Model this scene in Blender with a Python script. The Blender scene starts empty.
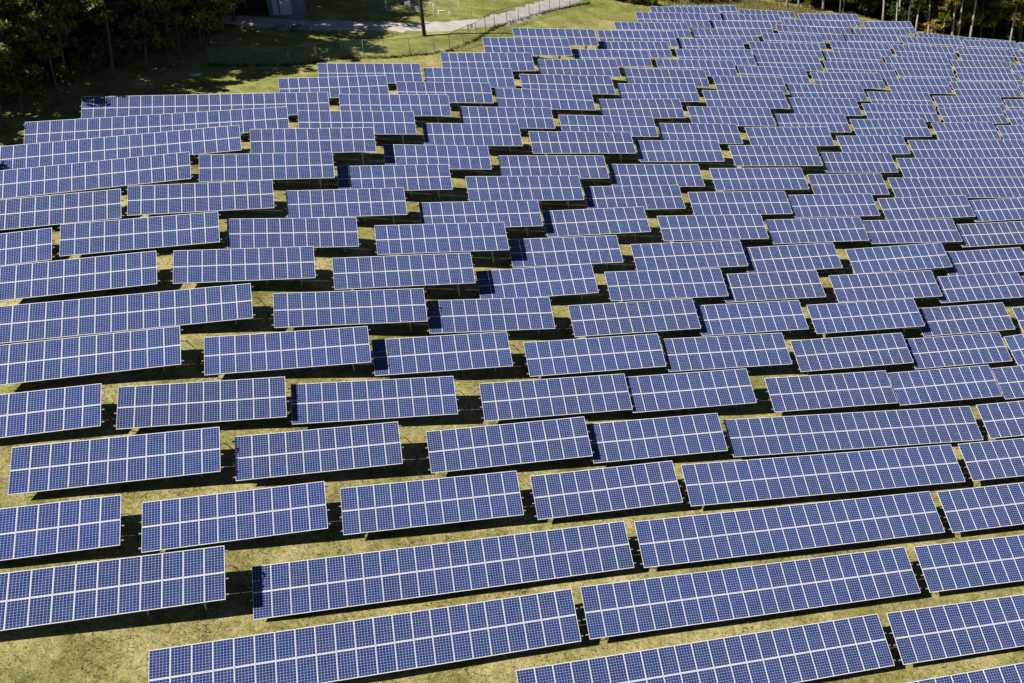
TABLES=[ # row, left end, height of the upper edge, column pitch, slope along the row, columns
 (-2,20.89,-40.74,1.0708,-0.0995,22),(-1,3.54,-38.61,0.9856,-0.0860,22),(-1,25.84,-40.60,0.9850,-0.1102,22),(0,-14.50,-36.52,1.0095,-0.0707,22),(0,8.24,-38.10,0.9807,-0.0990,22),
 (0,30.53,-40.40,1.0090,-0.1131,22),(1,-33.70,-32.82,1.0443,-0.0656,22),(1,-9.64,-36.07,0.9959,-0.0768,22),(1,12.94,-37.94,0.9840,-0.1008,22),(1,35.21,-40.31,0.9783,-0.0959,22),
 (2,-27.90,-32.39,1.0500,-0.0536,11),(2,-15.44,-33.76,1.0105,-0.0560,10),(2,-4.53,-35.01,0.9955,-0.0817,11),(2,7.26,-36.50,0.9831,-0.0724,10),(2,17.73,-37.69,0.9831,-0.1115,22),
 (2,40.00,-40.19,0.9829,-0.0973,22),(3,-22.66,-31.57,1.0382,-0.0568,11),(3,-10.53,-33.07,1.0051,-0.0690,10),(3,1.20,-34.85,0.9950,-0.0700,11),(3,12.21,-36.24,1.0000,-0.0851,10),
 (3,22.71,-37.76,0.9762,-0.1177,22),(3,44.81,-40.30,1.0068,-0.0836,22),(4,-29.88,-30.24,1.0500,-0.0244,11),(4,-17.46,-30.93,1.0118,-0.0862,10),(4,-7.11,-32.43,0.9902,-0.1023,11),
 (4,5.53,-34.45,0.9941,-0.0849,11),(4,16.47,-35.68,1.0000,-0.0849,10),(4,28.05,-37.65,0.9987,-0.0956,11),(4,39.26,-38.98,0.9894,-0.0783,10),(4,49.52,-40.15,1.0059,-0.0694,11),
 (5,-25.34,-29.14,1.0415,-0.0157,11),(5,-12.58,-30.37,1.0010,-0.0637,11),(5,-1.48,-32.20,1.0014,-0.0761,10),(5,9.72,-34.07,0.9942,-0.0753,11),(5,20.88,-35.42,0.9803,-0.0916,11),
 (5,32.47,-37.28,0.9801,-0.0744,11),(5,43.51,-38.77,1.0000,-0.0730,10),(5,54.11,-40.07,1.0146,-0.0092,11),(6,-32.24,-28.20,1.0386,-0.0213,22),(6,-8.01,-29.67,0.9994,-0.0914,11),
 (6,3.01,-31.73,0.9873,-0.0995,10),(6,14.39,-33.68,0.9930,-0.0724,11),(6,25.41,-35.18,1.0000,-0.0794,10),(6,36.21,-36.57,0.9982,-0.0717,11),(6,47.18,-38.43,1.0000,-0.0679,10),
 (6,58.36,-39.83,1.0000,-0.0611,11),(7,-26.54,-27.15,1.0479,-0.0006,10),(7,-14.90,-27.29,1.0091,-0.0777,10),(7,-3.60,-29.22,0.9997,-0.0752,11),(7,7.63,-31.72,1.0045,-0.0517,10),
 (7,18.80,-33.16,0.9909,-0.0896,11),(7,29.42,-34.72,1.0000,-0.0765,10),(7,40.78,-36.23,1.0188,-0.0734,11),(7,51.93,-37.79,1.0238,-0.0643,10),(7,62.62,-39.02,1.0000,-0.0619,11),
 (8,-35.40,-26.51,1.0497,0.0286,11),(8,-23.22,-25.98,1.0366,-0.0114,11),(8,-11.30,-26.78,1.0024,-0.0899,10),(8,0.06,-28.56,1.0024,-0.0760,11),(8,11.23,-31.05,1.0055,-0.0709,10),
 (8,22.58,-32.80,0.9960,-0.0713,11),(8,33.56,-34.40,0.9969,-0.0592,10),(8,44.98,-35.86,1.0038,-0.0485,11),(8,55.86,-37.46,1.0033,-0.0568,10),(8,66.70,-38.58,1.0000,-0.0650,11),
 (9,-30.95,-25.08,1.0495,0.0084,11),(9,-18.86,-24.82,1.0176,-0.0438,11),(9,-6.79,-26.36,0.9901,-0.0652,10),(9,4.21,-28.52,0.9870,-0.0740,11),(9,15.37,-30.45,1.0006,-0.0550,10),
 (9,26.72,-32.10,1.0003,-0.0876,11),(9,38.25,-33.71,0.9806,-0.0744,11),(9,49.41,-34.95,0.9942,-0.0878,11),(9,60.39,-36.57,0.9848,-0.0623,11),(9,72.02,-37.80,1.0000,-0.0650,10),
 (10,-37.07,-24.21,1.0327,0.0257,22),(10,-13.66,-23.96,1.0114,-0.0602,11),(10,-2.37,-25.97,1.0060,-0.0676,10),(10,9.11,-27.97,1.0051,-0.0826,11),(10,20.54,-30.04,1.0049,-0.0763,10),
 (10,31.57,-31.67,0.9922,-0.0841,11),(10,42.79,-33.07,1.0108,-0.0781,10),(10,53.79,-34.52,1.0204,-0.0630,11),(10,65.08,-35.87,1.0096,-0.0543,11),(11,-33.05,-23.24,1.0309,0.0202,22),
 (11,-9.55,-23.23,1.0013,-0.0615,11),(11,2.11,-25.59,1.0035,-0.0948,10),(11,13.06,-27.61,0.9951,-0.0843,11),(11,24.38,-29.47,1.0058,-0.0892,10),(11,35.72,-30.91,0.9916,-0.0831,11),
 (11,47.39,-32.64,0.9309,-0.0789,10),(11,57.67,-33.96,0.9934,-0.0899,22),(12,-28.87,-22.32,1.0285,-0.0075,22),(12,-5.33,-22.94,0.9987,-0.0797,11),(12,6.33,-25.03,0.9854,-0.0818,10),
 (12,17.18,-26.70,1.0121,-0.0818,11),(12,28.76,-28.59,0.9723,-0.0797,10),(12,39.80,-30.01,0.9796,-0.0844,11),(12,51.10,-31.74,0.9427,-0.0897,10),(12,61.44,-33.33,0.9924,-0.0830,22),
 (13,-24.78,-21.37,1.0203,-0.0442,22),(13,-1.31,-22.65,1.0032,-0.0714,11),(13,10.69,-24.76,0.9965,-0.0814,10),(13,21.48,-26.41,0.9894,-0.0906,11),(13,32.87,-28.17,0.9757,-0.0840,10),
 (13,43.72,-29.47,0.9759,-0.0678,11),(13,55.76,-31.44,1.0119,-0.0673,9),(13,65.78,-32.75,1.0049,-0.0755,22),(14,-7.16,-21.68,1.0004,-0.0325,11),(14,4.80,-22.75,1.0107,-0.0783,10),
 (14,15.38,-24.12,1.0057,-0.0906,11),(14,27.21,-26.14,0.9990,-0.0638,10),(14,38.15,-27.74,0.9755,-0.0830,11),(14,49.39,-29.45,0.9804,-0.0717,10),(14,60.08,-30.88,0.9717,-0.0672,11),
 (14,71.99,-32.22,0.9326,-0.0572,10),(14,82.12,-33.31,1.0000,-0.0650,11),(15,-3.11,-21.27,1.0010,-0.0598,11),(15,8.26,-22.42,0.9967,-0.0638,10),(15,19.11,-23.77,1.0018,-0.0770,11),
 (15,30.82,-25.58,0.9997,-0.0627,10),(15,41.84,-27.10,0.9968,-0.0704,11),(15,53.41,-28.77,0.9836,-0.0787,10),(15,64.25,-30.26,0.9809,-0.0859,11),(15,75.86,-31.69,0.9877,-0.0464,10),
 (15,86.54,-32.69,1.0000,-0.0650,11),(16,10.69,-21.75,0.9862,-0.0550,11),(16,22.12,-23.12,0.9989,-0.0557,10),(16,33.05,-24.80,0.9824,-0.0790,11),(16,44.99,-26.47,0.9799,-0.0789,10),
 (16,55.46,-28.16,1.0130,-0.0724,11),(16,67.59,-29.97,0.9619,-0.0751,10),(16,78.01,-31.24,1.0000,-0.0650,11),(16,89.81,-32.51,1.0000,-0.0650,10),(17,16.45,-21.06,0.9812,-0.0664,11),
 (17,27.74,-23.04,1.0004,-0.0704,10),(17,38.80,-24.88,0.9843,-0.0736,11),(17,50.32,-26.41,0.9991,-0.0883,10),(17,61.22,-27.90,0.9809,-0.0709,11),(17,73.01,-29.41,0.9893,-0.0654,10),
 (17,83.70,-30.61,1.0000,-0.0650,11),(17,95.50,-31.88,1.0000,-0.0650,10),(18,21.03,-20.91,0.9873,-0.0655,11),(18,32.06,-23.14,0.9979,-0.0533,10),(18,43.16,-24.71,1.0039,-0.0590,11),
 (18,54.64,-26.08,0.9960,-0.0697,10),(18,65.57,-27.57,0.9964,-0.0848,11),(18,77.44,-29.33,0.9578,-0.0722,10),(18,87.82,-30.57,1.0000,-0.0650,11),(18,99.62,-31.84,1.0000,-0.0650,10),
 (19,33.45,-22.52,0.9980,-0.0610,11),(19,44.86,-24.19,0.9879,-0.0569,10),(19,55.88,-25.17,0.9988,-0.0778,11),(19,67.50,-27.05,0.9732,-0.0847,10),(19,78.03,-28.43,1.0000,-0.0650,11),
 (19,89.83,-29.69,1.0000,-0.0650,10),(19,100.63,-30.89,1.0000,-0.0650,11),(20,37.18,-22.34,0.9959,-0.0567,11),(20,48.76,-23.78,1.0053,-0.0528,10),(20,59.91,-24.93,0.9845,-0.0868,10),
 (20,71.20,-26.67,0.9997,-0.0821,10),(20,81.99,-27.69,1.0000,-0.0850,11),(20,93.79,-28.83,1.0000,-0.0850,10),(20,104.59,-29.88,1.0000,-0.0850,11),(21,41.78,-21.86,1.0099,-0.0644,11),
 (21,53.15,-23.56,1.0039,-0.0624,10),(21,64.33,-24.70,0.9885,-0.0875,11),(21,75.86,-26.68,0.9609,-0.0648,10),(21,86.27,-27.51,1.0000,-0.0850,11),(21,98.07,-28.64,1.0000,-0.0850,10),
 (21,108.87,-29.69,1.0000,-0.0850,11),(22,45.47,-21.92,0.9956,-0.0452,11),(22,56.91,-23.44,1.0001,-0.0567,10),(22,67.66,-24.63,1.0261,-0.0827,11),(22,79.40,-26.67,1.0402,-0.0563,10),
 (22,92.26,-27.90,1.0115,-0.1286,9),(22,101.67,-29.16,1.0274,-0.1160,10),(22,112.74,-30.55,1.0000,-0.0850,11),(23,50.58,-22.57,0.9762,-0.0408,11),(23,61.91,-23.59,0.9822,-0.0893,10),
 (23,72.49,-24.74,0.9858,-0.0562,11),(23,84.52,-26.57,1.0247,-0.0453,9),
]
VISIBLE=[0, 1, 2, 3, 4, 5, 6, 7, 8, 9, 10, 11, 12, 13, 14, 15, 16, 17, 18, 19, 20, 21, 22, 23, 24, 25, 26, 27, 28, 29, 30, 31, 32, 33, 34, 35, 36, 37, 38, 39, 40, 41, 42, 43, 44, 45, 46, 47, 48, 49, 50, 51, 52, 53, 54, 55, 56, 57, 58, 59, 60, 61, 62, 63, 65, 66, 67, 68, 69, 70, 71, 72, 73, 75, 76, 77, 78, 79, 80, 81, 82, 83, 84, 85, 86, 87, 88, 89, 90, 91, 92, 93, 94, 95, 96, 97, 98, 99, 100, 101, 102, 103, 104, 105, 106, 107, 108, 109, 110, 111, 112, 113, 114, 115, 116, 117, 118, 119, 120, 121, 122, 123, 124, 125, 126, 127, 128, 129, 130, 131, 132, 133, 134, 135, 136, 137, 138, 139, 140, 141, 142, 143, 144, 145, 146, 147, 148, 149, 150, 151, 152, 153, 154, 155, 156, 157, 158, 159, 160, 161, 162, 163, 164, 165, 166, 167, 168, 169, 170, 171, 172, 173, 174, 175, 176, 177, 178, 179, 180, 181]
CABLES={32, 6, 38, 39, 10, 16, 17, 24, 30}
FPX=1020.000
CAMP=0.515216
CAMYAW=0.320586
SUN=5.0
SKY=.05
EXPO=.55
import bpy, math, random
import numpy as np
from mathutils import Matrix, Vector

random.seed(7); rng = np.random.default_rng(11)
scene = bpy.context.scene
COL = scene.collection
Z0 = 45.0                      # height of the camera above the survey datum
HT = 3.28                      # slant length of a table (two panels high)
TH = math.radians(30)          # tilt of the tables
PITCH = 5.2                    # spacing of the rows
def row_v(i): return 47.2 + PITCH*i

# ------------------------------------------------------------------ ground
SAMP = []
for (i,u,z,dx,s,n) in TABLES:
    v = row_v(i) - HT*math.cos(TH)
    SAMP.append((u+.3, v, z+Z0-HT*.5-.80))
    if n == 22: SAMP.append((u+dx*11, v, z+Z0+s*dx*11-HT*.5-.95))
for i in range(-2,24):
    L = [d for d in TABLES if d[0]==i]; d = L[-1]; w = d[3]*d[5]
    SAMP.append((d[1]+w, row_v(i)-2.84, d[2]+Z0+d[4]*w-HT*.5-1.1))
SAMP = np.array(SAMP)
_A = np.c_[np.ones(len(SAMP)), SAMP[:,0], SAMP[:,1]]
_c = np.linalg.lstsq(_A, SAMP[:,2], rcond=None)[0]
def _K(a,b):
    d2 = ((a[:,None,:2]-b[None,:,:2])**2).sum(-1)
    return 4.0*np.exp(-d2/(2*45.**2)) + .36*np.exp(-d2/(2*14.**2))
_al = np.linalg.solve(_K(SAMP,SAMP)+.04*np.eye(len(SAMP)), SAMP[:,2]-_A@_c)
def ground(P):
    P = np.atleast_2d(np.asarray(P,float))[:,:2]
    out = np.empty(len(P))
    for a in range(0,len(P),4000):
        q = P[a:a+4000]
        # beyond the surveyed area the slope levels off
        uc = np.clip(q[:,0],-60,140); vc = np.clip(q[:,1],10,215)
        uf = uc + 40*np.tanh((q[:,0]-uc)/40); vf = vc + 25*np.tanh((q[:,1]-vc)/25)
        out[a:a+4000] = _c[0]+uf*_c[1]+vf*_c[2]+_K(np.c_[uf,vf],SAMP)@_al
    return out
def gz(u,v): return float(ground([(u,v)])[0])

# ------------------------------------------------------------------ helpers
def tag(o,label=None,cat=None,group=None,kind=None):
    if label: o['label']=label
    if cat: o['category']=cat
    if group: o['group']=group
    if kind: o['kind']=kind
    return o
def empty(name,loc,rz=0.0):
    o = bpy.data.objects.new(name,None); COL.objects.link(o); o.location=loc; o.rotation_euler=(0,0,rz)
    o.empty_display_size=.3
    return o
class MB:
    """collects simple solids, then links them as one mesh object"""
    def __init__(s): s.v=[]; s.f=[]; s.m=[]
    def add(s,vs,fs,mi=0):
        b=len(s.v); s.v.extend(tuple(map(float,x)) for x in vs); s.f.extend(tuple(b+i for i in f) for f in fs); s.m.extend([mi]*len(fs)); return s
    def box(s,x0,x1,y0,y1,z0,z1,mi=0,M=None):
        vs=[(x,y,z) for z in (z0,z1) for y in (y0,y1) for x in (x0,x1)]
        if M is not None: vs=[tuple(M@Vector(p)) for p in vs]
        return s.add(vs,[(0,2,3,1),(4,5,7,6),(0,1,5,4),(2,6,7,3),(0,4,6,2),(1,3,7,5)],mi)
    def tube(s,pts,rad,n=8,mi=0,cap=True):
        pts=[np.array(p,float) for p in pts]; rings=[]
        for i,p in enumerate(pts):
            d=pts[min(i+1,len(pts)-1)]-pts[max(i-1,0)]; d/=np.linalg.norm(d)+1e-9
            a=np.cross(d,(0,0,1.)) if abs(d[2])<.9 else np.cross(d,(0,1.,0)); a/=np.linalg.norm(a); b=np.cross(d,a)
            r=rad[i] if hasattr(rad,'__len__') else rad
            rings.append([p+r*(a*math.cos(t)+b*math.sin(t)) for t in np.linspace(0,2*math.pi,n,endpoint=False)])
        vs=[x for R in rings for x in R]; fs=[]
        for i in range(len(pts)-1):
            for k in range(n):
                fs.append((i*n+k,i*n+(k+1)%n,(i+1)*n+(k+1)%n,(i+1)*n+k))
        if cap: fs.append(tuple(range(n-1,-1,-1))); fs.append(tuple(range((len(pts)-1)*n,len(pts)*n)))
        return s.add(vs,fs,mi)
    def mesh(s,name,mats,smooth=False):
        me=bpy.data.meshes.new(name); me.from_pydata(s.v,[],s.f)
        for m in (mats if isinstance(mats,(list,tuple)) else [mats]): me.materials.append(m)
        me.polygons.foreach_set('material_index',s.m)
        if smooth: me.polygons.foreach_set('use_smooth',[True]*len(s.f))
        me.update(); return me
    def build(s,name,mats,parent=None,smooth=False,M=None):
        return link(name,s.mesh(name,mats,smooth),parent,M)
def link(name,me,parent=None,M=None):
    o=bpy.data.objects.new(name,me); COL.objects.link(o)
    if parent: o.parent=parent
    if M is not None: o.matrix_basis=M
    return o
def np_mesh(name,verts,faces4,mats,smooth=False,mi=None):
    me=bpy.data.meshes.new(name); n=len(faces4); k=faces4.shape[1]
    me.vertices.add(len(verts)); me.vertices.foreach_set('co',np.asarray(verts,np.float32).ravel())
    me.loops.add(n*k); me.loops.foreach_set('vertex_index',np.asarray(faces4,np.int32).ravel())
    me.polygons.add(n); me.polygons.foreach_set('loop_start',np.arange(0,n*k,k,dtype=np.int32)); me.polygons.foreach_set('loop_total',np.full(n,k,np.int32))
    for m in mats: me.materials.append(m)
    if mi is not None: me.polygons.foreach_set('material_index',np.asarray(mi,np.int32))
    if smooth: me.polygons.foreach_set('use_smooth',np.ones(n,bool))
    me.update(calc_edges=True); me.validate(); return me

# ------------------------------------------------------------------ materials
class NT:
    def __init__(s,name):
        s.m=bpy.data.materials.new(name); s.m.use_nodes=True; s.t=s.m.node_tree; s.t.nodes.clear()
        s.out=s.n('ShaderNodeOutputMaterial'); s.b=s.n('ShaderNodeBsdfPrincipled'); s.l(s.b.outputs[0],s.out.inputs[0])
    def n(s,t,**k):
        x=s.t.nodes.new(t)
        for a,b in k.items(): setattr(x,a,b)
        return x
    def l(s,a,b): s.t.links.new(a,b)
    def math(s,op,a,b=None,c=None,clamp=False):
        x=s.n('ShaderNodeMath',operation=op); x.use_clamp=clamp
        for i,y in enumerate((a,b,c)):
            if y is None: continue
            if isinstance(y,(int,float)): x.inputs[i].default_value=y
            else: s.l(y,x.inputs[i])
        return x.outputs[0]
    def mix(s,f,a,b):
        x=s.n('ShaderNodeMix',data_type='RGBA')
        for i,y in ((0,f),(6,a),(7,b)):
            if isinstance(y,(int,float)): x.inputs[i].default_value=y
            elif isinstance(y,tuple): x.inputs[i].default_value=(*y,1) if len(y)==3 else y
            else: s.l(y,x.inputs[i])
        return x.outputs[2]
    def noise(s,vec,scale,detail=4,rough=.55,dist=0):
        x=s.n('ShaderNodeTexNoise'); x.inputs['Scale'].default_value=scale; x.inputs['Detail'].default_value=detail; x.inputs['Roughness'].default_value=rough; x.inputs['Distortion'].default_value=dist
        if vec is not None: s.l(vec,x.inputs['Vector'])
        return x.outputs['Fac']
    def ramp(s,f,stops):
        x=s.n('ShaderNodeValToRGB'); s.l(f,x.inputs[0]); e=x.color_ramp.elements
        while len(e)<len(stops): e.new(.5)
        for a,(p,c) in zip(e,stops): a.position=p; a.color=(*c,1) if len(c)==3 else c
        return x.outputs[0]
    def obj(s): return s.n('ShaderNodeTexCoord').outputs['Object']
    def rnd(s): return s.n('ShaderNodeObjectInfo').outputs['Random']
    def set(s,**k):
        for a,b in k.items():
            i=s.b.inputs[a.replace('_',' ')]
            if isinstance(b,tuple): i.default_value=(*b,1) if len(b)==3 else b
            elif isinstance(b,(int,float)): i.default_value=b
            else: s.l(b,i)
        return s
    def bump(s,h,strength=.5,dist=.05):
        x=s.n('ShaderNodeBump'); x.inputs['Strength'].default_value=strength; x.inputs['Distance'].default_value=dist; s.l(h,x.inputs['Height']); s.l(x.outputs[0],s.b.inputs['Normal'])

def m_plain(name,col,rough=.6,metal=0.0,var=.15,scale=6.0):
    t=NT(name); f=t.noise(t.obj(),scale,3); 
    t.set(Base_Color=t.mix(f,tuple(c*(1-var) for c in col),tuple(min(1,c*(1+var)) for c in col)),Roughness=rough,Metallic=metal); return t.m

PW,PH=.985,1.62                # panel size
def m_cells():
    t=NT('solar_cells'); sep=t.n('ShaderNodeSeparateXYZ'); t.l(t.obj(),sep.inputs[0]); x,y=sep.outputs[0],sep.outputs[1]
    cw=(PW-.046)/6; chh=(PH-.068)/10
    px=t.math('DIVIDE',t.math('ADD',x,3*cw),cw); py=t.math('DIVIDE',t.math('ADD',y,5*chh),chh)
    fx=t.math('FRACT',px); fy=t.math('FRACT',py)
    ex=t.math('ABSOLUTE',t.math('SUBTRACT',fx,.5)); ey=t.math('ABSOLUTE',t.math('SUBTRACT',fy,.5))
    gap=t.math('MAXIMUM',t.math('GREATER_THAN',ex,.5-CELLGAP),t.math('GREATER_THAN',ey,.5-CELLGAP))
    # three silver busbars run down every cell
    bb=t.math('LESS_THAN',t.math('ABSOLUTE',t.math('SUBTRACT',t.math('FRACT',t.math('MULTIPLY',fx,3)),.5)),.035)
    outx=t.math('GREATER_THAN',t.math('ABSOLUTE',x),3*cw); outy=t.math('GREATER_THAN',t.math('ABSOLUTE',y),5*chh)
    sheet=t.math('MAXIMUM',outx,outy)
    cid=t.n('ShaderNodeCombineXYZ'); t.l(t.math('FLOOR',px),cid.inputs[0]); t.l(t.math('FLOOR',py),cid.inputs[1]); t.l(t.math('MULTIPLY',t.rnd(),97.0),cid.inputs[2])
    wn=t.n('ShaderNodeTexWhiteNoise',noise_dimensions='3D'); t.l(cid.outputs[0],wn.inputs[0])
    crystal=t.n('ShaderNodeTexVoronoi'); crystal.inputs['Scale'].default_value=45; t.l(t.obj(),crystal.inputs[0])
    h=t.math('ADD',t.math('ADD',t.math('MULTIPLY',wn.outputs[0],.5),.12),t.math('MULTIPLY',crystal.outputs['Distance'],.3))
    c=t.ramp(h,[(0.0,CELL[0]),(.45,CELL[1]),(.8,CELL[2]),(1.0,CELL[3])])
    pt=t.ramp(t.rnd(),[(0,(.74,.76,.82)),(.35,(1,.96,1)),(.7,(1,1.06,1.05)),(1,(1.28,1.14,1.08))])
    mm=t.n('ShaderNodeMix',data_type='RGBA',blend_type='MULTIPLY'); mm.inputs[0].default_value=1; t.l(c,mm.inputs[6]); t.l(pt,mm.inputs[7])
    oc=t.n('ShaderNodeObjectInfo').outputs['Color']; m2=t.n('ShaderNodeMix',data_type='RGBA',blend_type='MULTIPLY'); m2.inputs[0].default_value=1; t.l(mm.outputs[2],m2.inputs[6]); t.l(oc,m2.inputs[7]); mm=m2
    c=t.mix(bb,mm.outputs[2],(.06,.095,.28))
    c=t.mix(gap,c,(.42,.53,.84)); c=t.mix(sheet,c,(.84,.85,.86))
    vec=t.n('ShaderNodeVectorMath',operation='ADD'); t.l(t.obj(),vec.inputs[0]); rv=t.n('ShaderNodeCombineXYZ'); t.l(t.math('MULTIPLY',t.rnd(),53.0),rv.inputs[0]); t.l(rv.outputs[0],vec.inputs[1])
    dust=t.noise(vec.outputs[0],1.7,5,.65); low=t.math('MULTIPLY',t.math('SUBTRACT',-.62,y),4.0,clamp=True)
    film=t.math('ADD',t.math('MULTIPLY',t.math('SUBTRACT',dust,.35),.16,clamp=True),t.math('MULTIPLY',low,t.math('MULTIPLY',dust,.16)))
    drop=t.n('ShaderNodeTexVoronoi'); drop.inputs['Scale'].default_value=1.1; t.l(vec.outputs[0],drop.inputs[0])
    film=t.math('MAXIMUM',film,t.math('MULTIPLY',t.math('LESS_THAN',drop.outputs['Distance'],.035),.6))
    c=t.mix(film,c,(.45,.43,.38))
    t.set(Base_Color=c,Roughness=.16,IOR=1.45,Specular_IOR_Level=.5); return t.m
def m_frame():
    t=NT('anodised_frame'); t.set(Base_Color=(.80,.80,.82),Roughness=.45,Metallic=.1); return t.m

def m_grass():
    t=NT('dry_grass'); P=t.obj()
    n1=t.noise(P,.35,3); n2=t.noise(P,2.1,6,.68,1.2); n3=t.noise(P,8.0,5,.75,.8); n6=t.noise(P,.85,5,.65,.9); n4=t.noise(P,.06,3)
    a=t.math('ADD',t.math('MULTIPLY',n2,.6),t.math('MULTIPLY',n3,.4))
    a=t.math('ADD',a,t.math('MULTIPLY',t.math('SUBTRACT',n1,.5),.55))
    straw=t.ramp(a,[(.30,GRASS[0]),(.44,GRASS[1]),(.55,GRASS[2]),(.68,GRASS[3])])
    green=t.ramp(a,[(.30,GREEN[0]),(.48,GREEN[1]),(.62,GREEN[2]),(.74,GREEN[3])])
    # the mown clearing beyond the field is greener than the ground between the tables
    sep=t.n('ShaderNodeSeparateXYZ'); t.l(P,sep.inputs[0])
    d=t.math('ADD',t.math('SUBTRACT',sep.outputs[1],t.math('MULTIPLY',sep.outputs[0],.75)),t.math('MULTIPLY',n4,22))
    mask=t.math('MULTIPLY',t.math('SUBTRACT',d,128),.06,clamp=True)
    mask=t.math('MULTIPLY',mask,t.math('ADD',.45,t.math('MULTIPLY',n1,.9)),clamp=True)
    patch=t.math('MULTIPLY',t.math('SUBTRACT',n4,.45),3.2,clamp=True)
    lush=t.math('MULTIPLY',t.math('SUBTRACT',n6,.47),4.5,clamp=True)
    dry=t.math('MULTIPLY',t.math('SUBTRACT',.44,n6),5.0,clamp=True)
    base=t.mix(t.math('MAXIMUM',mask,t.math('ADD',t.math('MULTIPLY',patch,.20),t.math('MULTIPLY',lush,.72),clamp=True)),straw,green)
    base=t.mix(t.math('MULTIPLY',dry,.52),base,t.ramp(a,[(.3,(.24,.185,.095)),(.6,(.54,.43,.25))]))
    # forest floor: dead leaves, with shade under the trees put into the colour
    shady_litter=t.ramp(a,[(.3,(.035,.026,.015)),(.5,(.085,.058,.030)),(.72,(.16,.105,.05))])
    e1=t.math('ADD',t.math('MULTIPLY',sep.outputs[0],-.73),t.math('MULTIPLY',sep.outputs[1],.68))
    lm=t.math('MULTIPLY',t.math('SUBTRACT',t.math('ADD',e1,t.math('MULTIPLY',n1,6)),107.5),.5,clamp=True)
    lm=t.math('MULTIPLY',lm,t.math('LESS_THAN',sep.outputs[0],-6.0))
    base=t.mix(lm,base,shady_litter)
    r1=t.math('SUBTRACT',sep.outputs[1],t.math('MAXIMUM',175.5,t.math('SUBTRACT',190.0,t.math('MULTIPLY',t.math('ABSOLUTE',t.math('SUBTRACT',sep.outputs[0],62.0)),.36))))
    base=t.mix(t.math('MULTIPLY',t.math('ADD',r1,t.math('MULTIPLY',n1,3)),.4,clamp=True),base,shady_litter)
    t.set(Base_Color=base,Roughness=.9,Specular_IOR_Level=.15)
    t.bump(t.math('ADD',t.math('MULTIPLY',n3,.5),t.math('MULTIPLY',n2,.8)),1.0,.13); return t.m
def m_blades(name,stops):
    t=NT(name); g=t.n('ShaderNodeNewGeometry').outputs['Random Per Island']
    n=t.noise(t.obj(),1.3,3)
    c=t.ramp(t.math('ADD',t.math('MULTIPLY',g,.65),t.math('MULTIPLY',n,.35)),stops)
    t.set(Base_Color=c,Roughness=.8,Specular_IOR_Level=.2)
    tr=t.n('ShaderNodeBsdfTranslucent'); t.l(c,tr.inputs[0]); ms=t.n('ShaderNodeMixShader'); ms.inputs[0].default_value=.5
    t.l(t.b.outputs[0],ms.inputs[1]); t.l(tr.outputs[0],ms.inputs[2]); t.l(ms.outputs[0],t.out.inputs[0]); return t.m
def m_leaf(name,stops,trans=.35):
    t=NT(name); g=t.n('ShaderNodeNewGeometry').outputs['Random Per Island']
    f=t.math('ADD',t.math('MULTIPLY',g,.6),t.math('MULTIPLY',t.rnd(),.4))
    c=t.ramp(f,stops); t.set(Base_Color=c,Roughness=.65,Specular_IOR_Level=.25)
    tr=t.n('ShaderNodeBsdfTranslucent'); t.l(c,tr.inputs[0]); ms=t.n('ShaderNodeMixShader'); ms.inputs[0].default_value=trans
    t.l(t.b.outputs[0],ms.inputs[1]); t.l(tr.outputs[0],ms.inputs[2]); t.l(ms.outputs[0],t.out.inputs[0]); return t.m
def m_bark(name,a,b):
    t=NT(name); mp=t.n('ShaderNodeMapping'); mp.inputs['Scale'].default_value=(6,6,1.2); t.l(t.obj(),mp.inputs[0])
    n=t.noise(mp.outputs[0],1.6,5,.65); t.set(Base_Color=t.ramp(n,[(.35,a),(.65,b)]),Roughness=.9,Specular_IOR_Level=.1); t.bump(n,.6,.05); return t.m
def m_gravel():
    t=NT('gravel'); P=t.obj(); n=t.noise(P,14,4,.7); n2=t.noise(P,.5,3)
    c=t.ramp(t.math('ADD',t.math('MULTIPLY',n,.6),t.math('MULTIPLY',n2,.4)),[(.3,(.34,.30,.28)),(.5,(.55,.50,.475)),(.7,(.70,.65,.62))])
    t.set(Base_Color=c,Roughness=.95); t.bump(n,.6,.04); return t.m
def m_chain(name,col,cover):
    t=NT(name); sep=t.n('ShaderNodeSeparateXYZ'); t.l(t.obj(),sep.inputs[0])
    xy=t.math('ADD',sep.outputs[0],t.math('MULTIPLY',sep.outputs[1],0.0))
    u=t.n('ShaderNodeUVMap').outputs[0]; su=t.n('ShaderNodeSeparateXYZ'); t.l(u,su.inputs[0])
    def diag(sgn):
        k=t.math('FRACT',t.math('MULTIPLY',t.math('ADD',su.outputs[0],t.math('MULTIPLY',su.outputs[1],sgn)),14.0)); return t.math('LESS_THAN',k,cover)
    w=t.math('MAXIMUM',diag(1.0),diag(-1.0))
    t.set(Base_Color=col,Roughness=.5,Metallic=.3)
    tr=t.n('ShaderNodeBsdfTransparent'); ms=t.n('ShaderNodeMixShader'); t.l(w,ms.inputs[0]); t.l(tr.outputs[0],ms.inputs[1]); t.l(t.b.outputs[0],ms.inputs[2]); t.l(ms.outputs[0],t.out.inputs[0]); return t.m

# look constants
CELLGAP=.034
CELL=[(.003,.0095,.062),(.0045,.0165,.099),(.0095,.0185,.101),(.0055,.026,.107)]
GRASS=[(.125,.110,.036),(.295,.262,.092),(.45,.388,.172),(.62,.515,.30)]
GREEN=[(.105,.118,.026),(.245,.262,.062),(.42,.405,.12),(.55,.49,.20)]

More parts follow.
